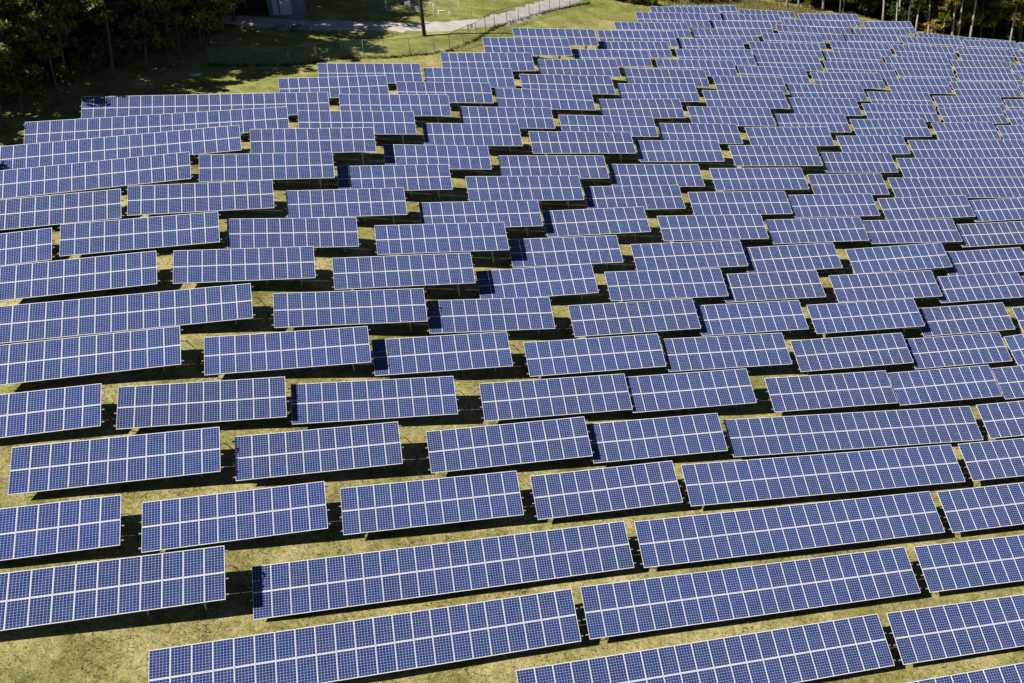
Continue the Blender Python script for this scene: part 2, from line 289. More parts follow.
MAT=dict(cells=m_cells(),frame=m_frame(),back=m_plain('backsheet',(.30,.30,.31),.7),  # backsheet greyed from its real white to deepen the shade under the tables
  galv=m_plain('galvanised_steel',(.40,.41,.42),.5,.5,.12,9),cable=m_plain('black_cable',(.02,.02,.022),.6),
  grass=m_grass(),gravel=m_gravel(),
  blades=m_blades('grass_blades',[(.15,GRASS[0]),(.45,GRASS[1]),(.75,GRASS[2]),(.98,GRASS[3])]),
  weeds=m_blades('weed_and_shadow_blades',[(.2,(.03,.048,.010)),(.55,(.07,.095,.022)),(.95,(.16,.17,.05))]),  # dark tones stand for the weeds and the fence shadow together
  leaf=m_leaf('green_leaves',[(.1,(.052,.080,.018)),(.45,(.105,.142,.033)),(.75,(.185,.195,.045)),(1,(.32,.28,.06))]),
  under=m_leaf('shaded_undergrowth_leaves',[(.1,(.016,.028,.008)),(.5,(.038,.058,.015)),(1,(.10,.10,.026))]),  # darker copy of the green leaves, forest shade put into the colour
  leafy=m_leaf('yellowing_leaves',[(.1,(.05,.06,.010)),(.45,(.11,.115,.020)),(.75,(.19,.165,.030)),(1,(.30,.20,.04))]),
  leafo=m_leaf('autumn_leaves',[(.1,(.22,.16,.02)),(.45,(.48,.34,.04)),(.75,(.55,.28,.04)),(1,(.38,.12,.03))]),
  needle=m_leaf('dark_needles',[(.1,(.008,.018,.008)),(.5,(.018,.034,.014)),(1,(.040,.058,.022))],.15),
  bark=m_bark('grey_bark',(.055,.045,.037),(.17,.145,.12)),palebark=m_bark('pale_bark',(.18,.155,.125),(.50,.45,.38)),
  wood=m_bark('creosoted_pole',(.024,.019,.016),(.055,.043,.036)),
  siding=m_plain('blue_grey_siding',(.13,.18,.32),.6),door=m_plain('pale_door_paint',(.42,.50,.58),.5),roof=m_plain('roof_metal',(.08,.085,.10),.5),
  white=m_plain('white_paint',(.80,.80,.78),.5,0,.05),chain=m_chain('green_chain_link',(.12,.19,.15),.10),chaing=m_chain('grey_chain_link',(.30,.32,.32),.06),
  fpost=m_plain('green_fence_post',(.085,.12,.11),.5),gpost=m_plain('grey_fence_post',(.36,.37,.37),.5,.3),rock=m_plain('pale_rock',(.55,.53,.50),.9,0,.3,3),drock=m_plain('grey_rock',(.16,.18,.22),.9,0,.3,3))

# ------------------------------------------------------------------ ground sheet
def axis(a,b,fine0,fine1,fs,cs):
    x=[fine0]
    while x[-1]<fine1: x.append(x[-1]+fs)
    st=fs
    l=[]; p=fine0
    while p>a: st=min(st*1.25,cs); p-=st; l.append(p)
    r=[]; p=x[-1]; st=fs
    while p<b: st=min(st*1.25,cs); p+=st; r.append(p)
    return np.array(l[::-1]+x+r)
gu=axis(-900,1000,-60,140,1.6,60); gv=axis(-300,1500,10,200,1.6,60)
UU,VV=np.meshgrid(gu,gv); P=np.c_[UU.ravel(),VV.ravel()]
gzv=ground(P)
hum=.05*np.sin(P[:,0]*1.1+np.sin(P[:,1]*.7)*2)*np.sin(P[:,1]*.9+1.3*np.sin(P[:,0]*.45))
nu,nv=len(gu),len(gv); idx=np.arange(nu*nv).reshape(nv,nu)
F=np.stack([idx[:-1,:-1],idx[:-1,1:],idx[1:,1:],idx[1:,:-1]],-1).reshape(-1,4)
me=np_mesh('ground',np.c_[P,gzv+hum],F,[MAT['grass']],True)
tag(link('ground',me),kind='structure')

# gravel track past the field
def smooth_line(pts,step=1.0):
    pts=np.array(pts,float); out=[]
    for i in range(len(pts)-1):
        p0=pts[max(i-1,0)];p1=pts[i];p2=pts[i+1];p3=pts[min(i+2,len(pts)-1)]
        n=max(2,int(np.linalg.norm(p2-p1)/step))
        for k in range(n):
            t=k/n; out.append(.5*((2*p1)+(-p0+p2)*t+(2*p0-5*p1+4*p2-p3)*t*t+(-p0+3*p1-3*p2+p3)*t**3))
    out.append(pts[-1]); return np.array(out)
def ribbon(name,pts,width,lift,mat,step=.8,jit=.0):
    L=smooth_line(pts,step); d=np.gradient(L,axis=0); d/=np.linalg.norm(d,axis=1)[:,None]; nrm=np.c_[-d[:,1],d[:,0]]
    w=np.asarray(width) if hasattr(width,'__len__') else np.full(len(L),width)
    cols=np.linspace(-.5,.5,7); V=[]
    for c in cols:
        j=jit*rng.standard_normal(len(L)) if abs(c)==.5 else 0
        q=L+nrm*((w*c)+j)[:,None]; V.append(np.c_[q,ground(q)+lift+.05*(1-(2*c)**2)-(.09 if abs(c)==.5 else 0)])
    V=np.stack(V,1); n,m=V.shape[:2]; ix=np.arange(n*m).reshape(n,m)
    F=np.stack([ix[:-1,:-1],ix[1:,:-1],ix[1:,1:],ix[:-1,1:]],-1).reshape(-1,4)[:, ::-1]
    return link(name,np_mesh(name,V.reshape(-1,3),F,[mat],True))
tag(ribbon('gravel_road',[(-40,146),(-20,144.5),(-8,143.6),(-1,143.6),(7,144.1),(13.7,145.7),(21,151.2),(28,159.8),(36,172),(46,190),(60,214)],3.7,.07,MAT['gravel'],.8,.34),kind='structure')

# grass relief near the camera and weeds along the fence
def blades(name,pos,h0,h1,w,mat,label,cat='grass',per=3,lean=.5):
    n=len(pos); z=ground(pos); V=[];F=[]
    k=n*per; bp=np.repeat(np.c_[pos,z],per,0); bp[:,:2]+=rng.normal(0,.05,(k,2))
    a=rng.uniform(0,2*np.pi,k); h=rng.uniform(h0,h1,k); ww=w*rng.uniform(.6,1.4,k)
    dx=np.cos(a)*ww;dy=np.sin(a)*ww; lx=rng.normal(0,lean,k)*h; ly=rng.normal(0,lean,k)*h
    V=np.empty((k,3,3)); V[:,0]=bp+np.c_[dx,dy,np.full(k,-.02)]; V[:,1]=bp-np.c_[dx,dy,np.full(k,.02)]; V[:,2]=bp+np.c_[lx,ly,h]
    me=np_mesh(name,V.reshape(-1,3),np.arange(k*3).reshape(-1,3),[mat]); o=link(name,me); tag(o,label,cat,kind='stuff'); return o
cand=np.c_[rng.uniform(-45,70,110000),26+ (rng.uniform(0,1,110000)**1.5)*64]
f_=1020.; 
keep=rng.uniform(0,1,len(cand))<np.clip(1.5-(cand[:,1]-35)/60,.1,1)
blades('grass',cand[keep],.04,.12,.03,MAT['blades'],'dry straw coloured grass on the ground between the solar tables')

# ------------------------------------------------------------------ solar tables
def panel_mesh():
    b=MB(); a,c=PW/2,PH/2; fw=.015; t=.04; g=.006
    o=[(-a,-c),(a,-c),(a,c),(-a,c)]; n=[(-a+fw,-c+fw),(a-fw,-c+fw),(a-fw,c-fw),(-a+fw,c-fw)]
    vs=[(*p,0) for p in o]+[(*p,0) for p in n]+[(*p,-g) for p in n]+[(*p,-t) for p in o]
    fs=[];mi=[]
    for i in range(4):
        j=(i+1)%4
        fs.append((i,j,4+j,4+i)); mi.append(1)
        fs.append((4+i,4+j,8+j,8+i)); mi.append(1)
        fs.append((12+i,12+j,j,i)); mi.append(1)
    fs.append((8,9,10,11)); mi.append(0); fs.append((15,14,13,12)); mi.append(2)
    b.add(vs,fs); b.m=mi
    return b.mesh('panel',[MAT['cells'],MAT['frame'],MAT['back']])
ME_PANEL=panel_mesh()
def unit_c(name,h,w,mat):
    """a lipped C channel of unit length along x"""
    b=MB(); t=.008
    b.box(0,1,-w/2,-w/2+t,-h,0); b.box(0,1,-w/2+t+.0005,w/2,-t,0); b.box(0,1,-w/2+t+.0005,w/2,-h,-h+t); b.box(0,1,w/2-t,w/2-.0005,-.02,-t-.0005)
    return b.mesh(name,mat)
ME_PURLIN=unit_c('purlin',.09,.06,MAT['galv'])
def unit_h(name,w,mat):
    b=MB(); t=.012; b.box(-w/2,w/2,-w/2,-w/2+t,0,1); b.box(-w/2,w/2,w/2-t,w/2,0,1); b.box(-t/2,t/2,-w/2+t,w/2-t,0,1); return b.mesh(name,mat)
ME_POST=unit_h('post',.11,MAT['galv'])
ME_RAFTER=(lambda b: b.mesh('rafter',MAT['galv']))(MB().box(-.03,.03,-2.75,-.35,-.11,0).box(-.012,.012,-2.9,-2.75,-.09,-.03).box(-.012,.012,-.35,-.22,-.09,-.03))

ORD=['zeroth','first','second','third','fourth','fifth','sixth','seventh','eighth','ninth','tenth','eleventh','twelfth','thirteenth','fourteenth','fifteenth','sixteenth','seventeenth','eighteenth','nineteenth','twentieth','twenty-first','twenty-second','twenty-third','twenty-fourth','twenty-fifth','twenty-sixth']
NUM={9:'nine',10:'ten',11:'eleven',22:'twenty-two'}
PURL=[.10,.385,.615,.90]
CABLED=CABLES
count_in_row={}
seen_tables=set(VISIBLE)
for ti,(i,u,z,dx,s,n) in enumerate(TABLES):
    U=np.array([1.,0,s]); U/=np.linalg.norm(U); W=np.array([0,1.,0]); Nn=np.cross(U,W); Nn/=np.linalg.norm(Nn)
    # slope is taken up along the row only, so W is already square to U
    V=W*math.cos(TH)+Nn*math.sin(TH); N3=np.cross(U,V)
    TL=np.array([u,row_v(i),z+Z0]); mod=dx*math.sqrt(1+s*s); Lt=mod*n
    M=Matrix(((U[0],V[0],N3[0],TL[0]),(U[1],V[1],N3[1],TL[1]),(U[2],V[2],N3[2],TL[2]),(0,0,0,1)))
    mid=TL+U*Lt/2-V*HT/2; base=Vector((mid[0],mid[1],gz(mid[0],mid[1])))
    e=empty('solar_table',base)
    if ti in seen_tables: count_in_row[i]=count_in_row.get(i,0)+1
    k=count_in_row.get(i,0)
    lab='%s solar table, %s panels wide, %s from left in the %s row from the front'%('long' if n==22 else 'short',NUM[n],ORD[max(k,1)],ORD[i+3])
    if i==23: lab='short solar table, %s panels wide, %s from left in the rearmost row by the trees'%(NUM[n],ORD[max(k,1)])
    tag(e,lab,'solar table','tilted solar tables in rows on the sloping field')
    R0=Matrix.Translation(-base)@M
    g_=random.gauss(1,.13); tint=(g_*random.gauss(1,.10),g_*random.gauss(1,.04),g_,1)
    for r in range(2):
        for c in range(n):
            o=bpy.data.objects.new('panel',ME_PANEL); COL.objects.link(o); o.parent=e; o.color=tint
            J=Matrix.Rotation(random.gauss(0,.004),4,'X')@Matrix.Rotation(random.gauss(0,.004),4,'Y')
            o.matrix_basis=R0@Matrix.Translation(((c+.5)*mod,-(.82+1.64*r)-.0,0.))@J@Matrix.Diagonal((mod/1.0,1,1,1))
    nf=4 if n<20 else 8
    xs=[Lt*(k_+.5)/nf for k_ in range(nf)]
    def post_at(x,fr):
        p=TL+U*x-V*HT*fr-N3*(.04+.09+.06); g=gz(p[0],p[1]); return p,g
    if i<=10:
        for fr in PURL:
            link('purlin',ME_PURLIN,e,R0@Matrix.Translation((-.17,-HT*fr,-.042))@Matrix.Diagonal((Lt+.34,1,1,1)))
        for x in xs:
            link('rafter',ME_RAFTER,e,R0@Matrix.Translation((x,0,-.134)))
            for fr in (.20,.52):
                p,g=post_at(x,fr); link('post',ME_POST,e,Matrix.Translation(Vector((p[0],p[1],g-.15))-base)@Matrix.Diagonal((1,1,p[2]-g+.15,1)))
        if ti in CABLED:
            b=MB(); p0=TL+U*(Lt+.02)-V*HT*.36-N3*.1; g=gz(p0[0]+.5,p0[1])
            pts=[p0,p0+np.array([.35,0,-.15]),p0+np.array([.75,-.1,-.7]),np.array([p0[0]+.85,p0[1]-.2,(g+p0[2]-.9)/2]),np.array([p0[0]+.6,p0[1]-.5,g+.02])]
            q=[]
            P3=np.array(pts)
            for a_ in range(len(P3)-1):
                for t_ in np.linspace(0,1,4,endpoint=False): q.append(P3[a_]*(1-t_)+P3[a_+1]*t_)
            q.append(P3[-1]); b.tube([np.array(x_)-np.array(base) for x_ in q],.028,6); b.build('cable',MAT['cable'],e,True)
    else:
        b=MB(); 
        for fr in PURL: b.box(-.17,Lt+.17,-HT*fr-.03,-HT*fr+.03,-.13,-.042)
        for x in xs: b.box(x-.03,x+.03,-2.85,-.25,-.235,-.134)
        vs=[tuple(R0@Vector(p)) for p in b.v]; b.v=vs
        for x in xs:
            for fr in (.20,.52):
                p,g=post_at(x,fr); q=p-np.array(base); b.box(q[0]-.055,q[0]+.055,q[1]-.055,q[1]+.055,g-.15-base[2],q[2])
        b.build('rack',MAT['galv'],e)

# ------------------------------------------------------------------ trees
def leaf_cloud(centres,radii,n,size,flat=.6):
    """n leaf sprays scattered in fuzzy blobs"""
    ci=rng.choice(len(centres),n,p=radii**2/np.sum(radii**2)); c=centres[ci]; r=radii[ci][:,None]
    d=rng.normal(0,1,(n,3)); d/=np.linalg.norm(d,axis=1)[:,None]; rr=rng.uniform(0,1,(n,1))**.45
    p=c+d*rr*r*np.array([1,1,flat])
    a=rng.normal(0,1,(n,3)); a/=np.linalg.norm(a,axis=1)[:,None]; b=np.cross(a,rng.normal(0,1,(n,3))); b/=np.linalg.norm(b,axis=1)[:,None]
    s=size*rng.uniform(.55,1.35,(n,1)); a=a*s; b=b*s*.62
    V=np.stack([p-a,p-b*.9+a*.1,p+a,p+b],1)
    return V.reshape(-1,3),np.arange(4*n).reshape(-1,4)
def trunk_pts(h,bend,n=9):
    a=rng.uniform(0,2*math.pi); pts=[]; x=y=0
    for k in range(n):
        t=k/(n-1); x=bend*math.sin(t*2.6+a)*t; y=bend*math.cos(t*2.1+a*1.7)*t; pts.append((x,y,t*h))
    return np.array(pts)
def make_deciduous(h,r0,crown0,spread,nl,size,nlimb=13,bend=.5):
    b=MB(); T=trunk_pts(h*.93,bend); T-=T[0]; T[0,2]=-.4
    rad=[r0*(1.25 if k==0 else 1)*(1-.86*(k/(len(T)-1))**.9) for k in range(len(T))]; b.tube(T,rad,8)
    cs=[];rs=[]
    for k in range(nlimb):
        t=crown0+(1-crown0)*((k+.5)/nlimb)**1.05*.96; fi=t*(len(T)-1); i0=min(int(fi),len(T)-2); p=T[i0]+(T[i0+1]-T[i0])*(fi-i0)
        a=k*2.4+rng.uniform(-.5,.5); ln=spread*(1.15-.75*abs(t-.5*(1+crown0))/(.5*(1-crown0)+.01)*.8)*rng.uniform(.65,1.2); ln=max(ln,.7)
        up=rng.uniform(.15,.55); e=p+np.array([math.cos(a)*ln,math.sin(a)*ln,ln*up]); m=(p+e)/2+np.array([0,0,ln*.10])
        b.tube([p,m,e],[r0*.28*(1-t*.6),r0*.18*(1-t*.6),.02],5)
        for q,f in ((e,.50),(m,.36),(e+rng.normal(0,.7,3),.38)): cs.append(q);rs.append(max(.55,spread*f*rng.uniform(.6,1.0)))
    cs.append(T[-1]+np.array([0,0,.4])); rs.append(spread*.42)
    V,F=leaf_cloud(np.array(cs),np.array(rs),nl,size)
    return b,V,F
def make_conifer(h,r0,crown0,spread,nl,size):
    b=MB(); T=trunk_pts(h,.15); T-=T[0]; T[0,2]=-.4; b.tube(T,[r0*(1-.93*k/(len(T)-1)) for k in range(len(T))],8)
    cs=[];rs=[]; nl_=26
    for k in range(nl_):
        t=crown0+(1-crown0)*k/nl_; fi=t*(len(T)-1); i0=min(int(fi),len(T)-2); p=T[i0]+(T[i0+1]-T[i0])*(fi-i0)
        ln=spread*(1-(t-crown0)/(1-crown0))**.8*rng.uniform(.7,1.1)+.3
        for j in range(3):
            a=k*1.9+j*2.1+rng.uniform(-.3,.3); e=p+np.array([math.cos(a)*ln,math.sin(a)*ln,-.12*ln]); b.tube([p,e],[.05,.015],4)
            for f in (.45,.8,1.0): cs.append(p+(e-p)*f); rs.append(.25+.28*ln*f*.6)
    V,F=leaf_cloud(np.array(cs),np.array(rs),nl,size,.35)
    return b,V,F
def make_shrub(h,spread,nl,size):
    b=MB(); cs=[];rs=[]
    for k in range(7):
        a=k*.9+rng.uniform(-.3,.3); ln=spread*rng.uniform(.4,.9); e=np.array([math.cos(a)*ln,math.sin(a)*ln,h*rng.uniform(.5,.95)]); b.tube([(0,0,-.15),e*.5+np.array([0,0,.1]),e],[.05,.03,.01],5)
        cs.append(e);rs.append(spread*.42); cs.append(e*.6);rs.append(spread*.38)
    V,F=leaf_cloud(np.array(cs),np.array(rs),nl,size,.8); return b,V,F
PROTO={}
def proto(key,parts,bark,leaf):
    b,V,F=parts; tm=b.mesh('trunk',MAT[bark],True); cm=np_mesh('crown',V,F,[MAT[leaf]]); PROTO[key]=(tm,cm)
for k in range(4): proto('oak%d'%k,make_deciduous(16+k*1.3,.17+.015*k,.16,3.7+.3*k,4600,.30,17,.9),'bark','leaf')
for k in range(2): proto('tall%d'%k,make_deciduous(19+k*2,.19,.33,3.0,3400,.29,13,.6),'bark','leaf')
for k in range(3): proto('pale%d'%k,make_deciduous(20+k*1.5,.21,.42,3.0,3000,.28,12,.7),'palebark','leafy')
for k in range(2): proto('yellow%d'%k,make_deciduous(14+2*k,.19,.26,3.0,2800,.28,13,.7),'bark','leafy')
for k in range(2): proto('pine%d'%k,make_conifer(19+3*k,.26,.12,3.3,4200,.27),'bark','needle')
proto('sapling',make_deciduous(4.6,.07,.18,1.1,420,.22,9,.2),'palebark','leafo')
proto('young',make_deciduous(9,.12,.15,1.7,1500,.24,12,.3),'palebark','leafy')
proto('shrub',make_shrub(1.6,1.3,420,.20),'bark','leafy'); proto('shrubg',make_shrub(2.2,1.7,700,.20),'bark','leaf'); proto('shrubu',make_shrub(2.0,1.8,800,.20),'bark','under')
def tree(name,key,u,v,sc,rz,label,group=None,cat='tree',lean=0.0):
    e=empty(name,(u,v,gz(u,v)-.05)); e.scale=(sc,sc,sc); e.rotation_euler=(Matrix.Rotation(lean,3,'Y')@Matrix.Rotation(rz,3,'Z')).to_euler(); tag(e,label,cat,group)
    tm,cm=PROTO[key]; link('trunk' if 'shrub' not in name else 'stem',tm,e); link('crown' if 'shrub' not in name else 'foliage',cm,e); return e

def edge_u(v):   # left forest edge
    pts=[(90,-48),(103,-40.5),(113,-33.5),(118,-29),(125,-24.2),(129,-19.5),(133,-16.5),(138,-13),(150,-10.5),(160,-6),(175,-2),(220,6)]
    return np.interp(v,[p[0] for p in pts],[p[1] for p in pts])
placed=[]
def free(u,v,d): return all((u-a)**2+(v-b)**2>d*d for a,b in placed)
# trees along the left edge of the wood, some added to cast shade
LEFT=[((-31.6,113.2),'tall0',.68,'dark leaning tree at the near left corner of the wood'),((-30.4,115.6),'oak0',.7,'dark tree just behind the near left corner of the wood'),
 ((-27.6,118.3),'tall1',.66,'shaded slender tree on the wood edge beside the half shaded table'),((-23.6,124.9),'tall0',.85,'tall straight trunk on the wood edge above the shaded table end'),
 ((-18.4,128.6),'tall1',.85,'pair trunk tree nearest the white rock on the wood edge'),((-17.6,130.6),'oak1',.85,'shaded tree close behind the white rock'),((-15.6,133.6),'oak2',.8,'dark tree on the wood edge near the end of the green fence'),((-13.4,139.4),'oak3',.9,'dark broad tree just left of the two boulders'),((-12.2,143.2),'oak1',.95,'dark broad tree shading the end of the gravel track'),((-11.0,148.0),'oak2',.95,'dark tree at the left wall of the shed'),((-20.6,127.4),'oak0',.85,'leafy dark tree between two bare trunks on the wood edge'),((-32.0,121.5),'yellow0',.85,'yellow green crown, its leaf colour standing for sunlight, above the dark left wood'),((-37.8,107.6),'oak2',.47,'small tree added left of the tables to shade their ends'),((-40.4,113.4),'oak1',1.0,'tall tree added for shade behind the near left corner of the wood'),((-37.2,117.6),'oak2',.98,'tall tree added for shade behind the slender tree of the left wood'),((-33.8,123.8),'oak3',.92,'broad crown added for shade behind the yellow green crown'),((-28.6,126.2),'oak1',.92,'crown added for shade behind the tall straight trunk of the wood edge'),((-28.0,129.5),'yellow1',.8,'yellow green crown deep in the left wood, coloured as if sunlit')]  # yellow leaf colour of the yellow green crowns stands in for sunlit foliage
for (p,key,sc,lab),le in zip(LEFT,(.02,.06,.05,.14,.14,.12,.10,.05,.02,.02,.10,.05,.0,.03,.03,.03,.03,.05)):
    tree('woodland_tree',key,p[0],p[1],sc,rng.uniform(0,6.28),lab,'trees of the shaded wood on the left',lean=le); placed.append(p)
n=0
tries=0
while n<150 and tries<6000:
    tries+=1
    v=rng.uniform(92,196); d=rng.exponential(11)+.6; u=edge_u(v)-d
    if u<-74 or not free(u,v,2.6): continue
    if -13<u<2 and 141<v<150: continue
    key=rng.choice(['oak0','oak1','oak2','oak3','tall0','tall1','pine0','pine1','yellow0'],p=[.17,.17,.15,.13,.1,.1,.08,.05,.05])
    lab={'o':'broad dark green tree in the shaded wood on the left','t':'tall bare trunked tree in the shaded wood on the left','p':'dark needled tree in the shaded wood on the left','y':'yellowing tree in the shaded wood on the left'}[key[0]]
    tree('woodland_tree',key,u,v,rng.uniform(.8,1.12)*(.60 if v<121 else .82 if v<140 else .92),rng.uniform(0,6.28),lab,'trees of the shaded wood on the left',lean=rng.uniform(0,.12)); placed.append((u,v)); n+=1
# undergrowth shrubs along that edge
for k in range(60):
    v=rng.uniform(100,152); u=edge_u(v)-rng.uniform(1.5,12)
    if -13<u<2 and 141<v<150: continue
    tree('woodland_shrub','shrubg',u,v,rng.uniform(.6,1.2),rng.uniform(0,6.28),'low leafy shrub under the trees of the left wood','shrubs under the left wood','shrub')

# rear wood
def rear_v(u):
    pts=[(-8,170),(5,166),(22,170),(38,183),(48,184),(60,184.5),(75,181.5),(84,177.5),(92,174),(98,169.5),(108,169.5),(120,170),(140,172),(170,176)]
    return np.interp(u,[p[0] for p in pts],[p[1] for p in pts])
NAMED=[((94.2,177.6),'pale0',.95,'pale bare trunk behind the rear row, left of two thin trunks'),((97.6,178.5),'pale1',.8,'thin pale trunk behind the rear row of tables'),((100.6,179.6),'tall0',.8,'thin grey trunk behind the right end of the rear row'),
 ((98.6,173.2),'pale1',.95,'pale leaning trunk at the right end of the rear row'),((101.2,173.0),'pale2',.85,'pale trunk just left of the small orange leaved tree'),
 ((106.6,173.6),'pale0',1.1,'thick pale trunk rising behind the tables with a leafy young tree beside it'),((108.2,174.2),'pale2',1.05,'second pale trunk standing close against the thick pale one'),((111.6,175.6),'pale1',1.1,'grey leaning trunk right of the two close pale trunks'),
 ((120.0,174.8),'pale0',.9,'pale thin trunk behind the tables at the right edge of the picture'),((121.8,177.0),'yellow1',.9,'bushy yellow green tree at the right edge of the picture'),
 ((76.3,180.5),'pale2',.9,'pale trunk in the row of trunks behind the grass bank'),((78.9,181.2),'pale0',.9,'pale trunk beside a bushy yellow green tree behind the tables'),((73.0,184.8),'pale1',.85,'lone pale trunk behind the grass bank'),((83.6,181.0),'pale1',.95,'pale trunk right of the bushy yellow green tree')]
for (p,key,sc,lab) in NAMED:
    if p[0]>96: p=(p[0]*168.2/p[1],168.2)
    tree('forest_tree',key,p[0],p[1],sc,rng.uniform(0,6.28),lab,'trees of the rear forest'); placed.append(p)
tree('young_tree','sapling',97.0,164.6,.8,.4,'small orange and yellow leaved tree behind the rear tables'); placed.append((98.9,168.0))
tree('young_tree','young',101.2,168.0,1.0,1.4,'slim light green leafy tree beside the thick pale trunk'); placed.append((101.2,168))
tree('young_tree','young',80.8,180.4,.9,2.4,'bushy yellow green tree among pale trunks behind the rear row'); placed.append((80.8,180.4))
n=0;tries=0
while n<190 and tries<6000:
    tries+=1
    u=rng.uniform(-4,165); d=rng.exponential(13)+1.2; v=rear_v(u)+d
    if v>245 or not free(u,v,2.6): continue
    key=rng.choice(['oak0','oak1','oak3','tall0','tall1','pale0','pale1','pale2','pine0','pine1','yellow0','yellow1'],p=[.12,.12,.11,.1,.1,.08,.08,.07,.09,.06,.04,.03])
    lab={'o':'broad dark green tree in the forest behind the field','t':'tall bare trunked tree in the forest behind the field','p':'pale trunked tree in the forest behind the field','y':'yellowing tree in the forest behind the field'}[key[0]]
    if key.startswith('pine'): lab='dark needled tree in the forest behind the field'
    tree('forest_tree',key,u,v,rng.uniform(.82,1.15),rng.uniform(0,6.28),lab,'trees of the rear forest'); placed.append((u,v)); n+=1
# understory that closes the forest behind the first trunks
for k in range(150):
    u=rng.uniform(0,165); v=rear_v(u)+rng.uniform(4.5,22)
    tree('forest_shrub','shrubu',u,v,rng.uniform(1.0,2.1),rng.uniform(0,6.28),'leafy undergrowth bush, forest shade put into its colour, behind the field','undergrowth bushes in the rear forest','shrub')
# yellow shrubs at the rear edge of the field
SH=[(42.6,173.8,.9),(44.6,174.6,1.1),(46.6,173.4,1.1),(48.2,175.0,.9),(49.8,174.2,.8),(57.5,177.6,.9),(59.6,178.4,1.1),(61.6,178.8,.9),(63.8,179.6,1.0),(66.4,180.4,.8),(53.6,177.4,.8)]
for (u,v,sc) in SH:
    tree('shrub','shrub',u,v,sc,rng.uniform(0,6.28),'low yellow green shrub on the bank behind the rear left tables','yellow shrubs along the rear bank','shrub')
for (u,v,sc) in [(41.0,176.5,1.0),(51.6,178.5,1.0),(55.4,181.0,1.1)]:
    tree('shrub','shrubg',u,v,sc,rng.uniform(0,6.28),'dark green shrub at the foot of the rear forest','dark shrubs along the rear forest','shrub')
cand=np.c_[rng.uniform(52,92,9000),rng.uniform(169,186,9000)]; cand=cand[(cand[:,1]>170+.02*(cand[:,0]))&(cand[:,1]<np.array([rear_v(u)+1 for u in cand[:,0]]))]
blades('tall_grass',cand,.25,.75,.05,MAT['blades'],'tall dry grass on the bank behind the rear tables',per=3,lean=.3)

# ------------------------------------------------------------------ fences
def fence(name,pts,h,postmat,fabmat,label,spacing=3.0,rail=True,pr=.04):
    base=Vector((pts[0][0],pts[0][1],gz(*pts[0]))); e=empty(name,base); tag(e,label,'fence')
    L=[]
    for a,b in zip(pts[:-1],pts[1:]):
        a=np.array(a,float);b=np.array(b,float); k=max(1,round(np.linalg.norm(b-a)/spacing))
        for j in range(k): L.append(a+(b-a)*j/k)
    L.append(np.array(pts[-1],float)); L=np.array(L); z=ground(L)
    fb=[];ff=[];uv=[]; run=0
    rb=MB()
    for j,(p,zz) in enumerate(zip(L,z)):
        q=Vector((p[0],p[1],zz))-base
        MB().tube([(q.x,q.y,q.z-.2),(q.x,q.y,q.z+h+.06)],pr,8).build('post',postmat,e,True)
    for j in range(len(L)-1):
        a=np.r_[L[j],z[j]]-np.array(base);b=np.r_[L[j+1],z[j+1]]-np.array(base); d=np.linalg.norm(b[:2]-a[:2])
        if rail: rb.tube([a+[0,0,h],b+[0,0,h]],.028,6)
        k=len(fb); fb+= [a+[0,0,.04],b+[0,0,.04],b+[0,0,h-.03],a+[0,0,h-.03]]; ff.append((k,k+1,k+2,k+3)); uv+=[(run,0),(run+d,0),(run+d,h),(run,h)]; run+=d
    if rail: rb.build('top_rail',postmat,e,True)
    me=bpy.data.meshes.new('mesh_fabric'); me.from_pydata([tuple(x) for x in fb],[],ff); me.materials.append(fabmat)
    ul=me.uv_layers.new(name='UVMap'); ul.data.foreach_set('uv',np.array(uv,np.float32).ravel()); me.update(); link('wire_mesh',me,e); return L
FP=[(-14.5,129.4),(-6.2,129.9),(-.3,132.6),(4.5,132.9),(10.4,134.8),(12.4,135.8),(16.4,140.9),(19.7,147.1),(23.8,152.2),(27.7,157.1),(31.5,161.4),(37.7,168.6)]
FL=fence('chain_link_fence',FP,2.05,MAT['fpost'],MAT['chain'],'green chain link fence along the track at the upper left of the field')
w=[]
for a,b in zip(FL[:-1],FL[1:]):
    k=int(np.linalg.norm(b-a)*16); t=rng.uniform(0,1,k)[:,None]; w.append(a+(b-a)*t+rng.normal(0,.16,(k,2)))
blades('weeds',np.concatenate(w),.08,.36,.045,MAT['weeds'],'uncut weeds darkened to hold the fence shadow at the foot of the green fence','weeds',3,.35)
fence('enclosure_fence',[(3.2,150.4),(9.0,149.6),(15.4,148.9),(19.3,155.6),(23.5,163)],2.4,MAT['gpost'],MAT['chaing'],'grey wire enclosure fence on the far side of the gravel track',3.4,False,.035)

# ------------------------------------------------------------------ pole, sign, shed and yard things
def at(u,v,dz=0): return Vector((u,v,gz(u,v)+dz))
b0=at(9.9,141.0); e=empty('utility_pole',b0); tag(e,'tall dark wooden utility pole on the grass beside the gravel track','utility pole')
MB().tube([(0,0,-.4),(0,0,4),(.02,0,9),(.03,0,13.2)],[.245,.225,.19,.15],14).build('pole',MAT['wood'],e,True)
MB().box(-1.2,1.2,-.06,.06,12.1,12.22).build('crossarm',MAT['wood'],e)
for x in (-1.05,-.4,.4,1.05): MB().tube([(x,0,12.22),(x,0,12.3),(x,0,12.42)],[.03,.06,.045],8).build('insulator',MAT['white'],e,True)
MB().box(-.06,.06,-.3,-.225,5.0,5.35).build('meter_box',MAT['gpost'],e)

b0=at(15.7,143.1); e=empty('marker_post',b0); tag(e,'short white marker post with a small sign arm beside the track','marker post')
MB().box(-.07,.07,-.07,.07,-.2,1.15).build('post',MAT['white'],e)
MB().box(.07,.62,-.03,.03,1.02,1.09).build('arm',MAT['fpost'],e); MB().box(.30,.62,-.02,.02,.62,.99).build('sign_board',MAT['gpost'],e)

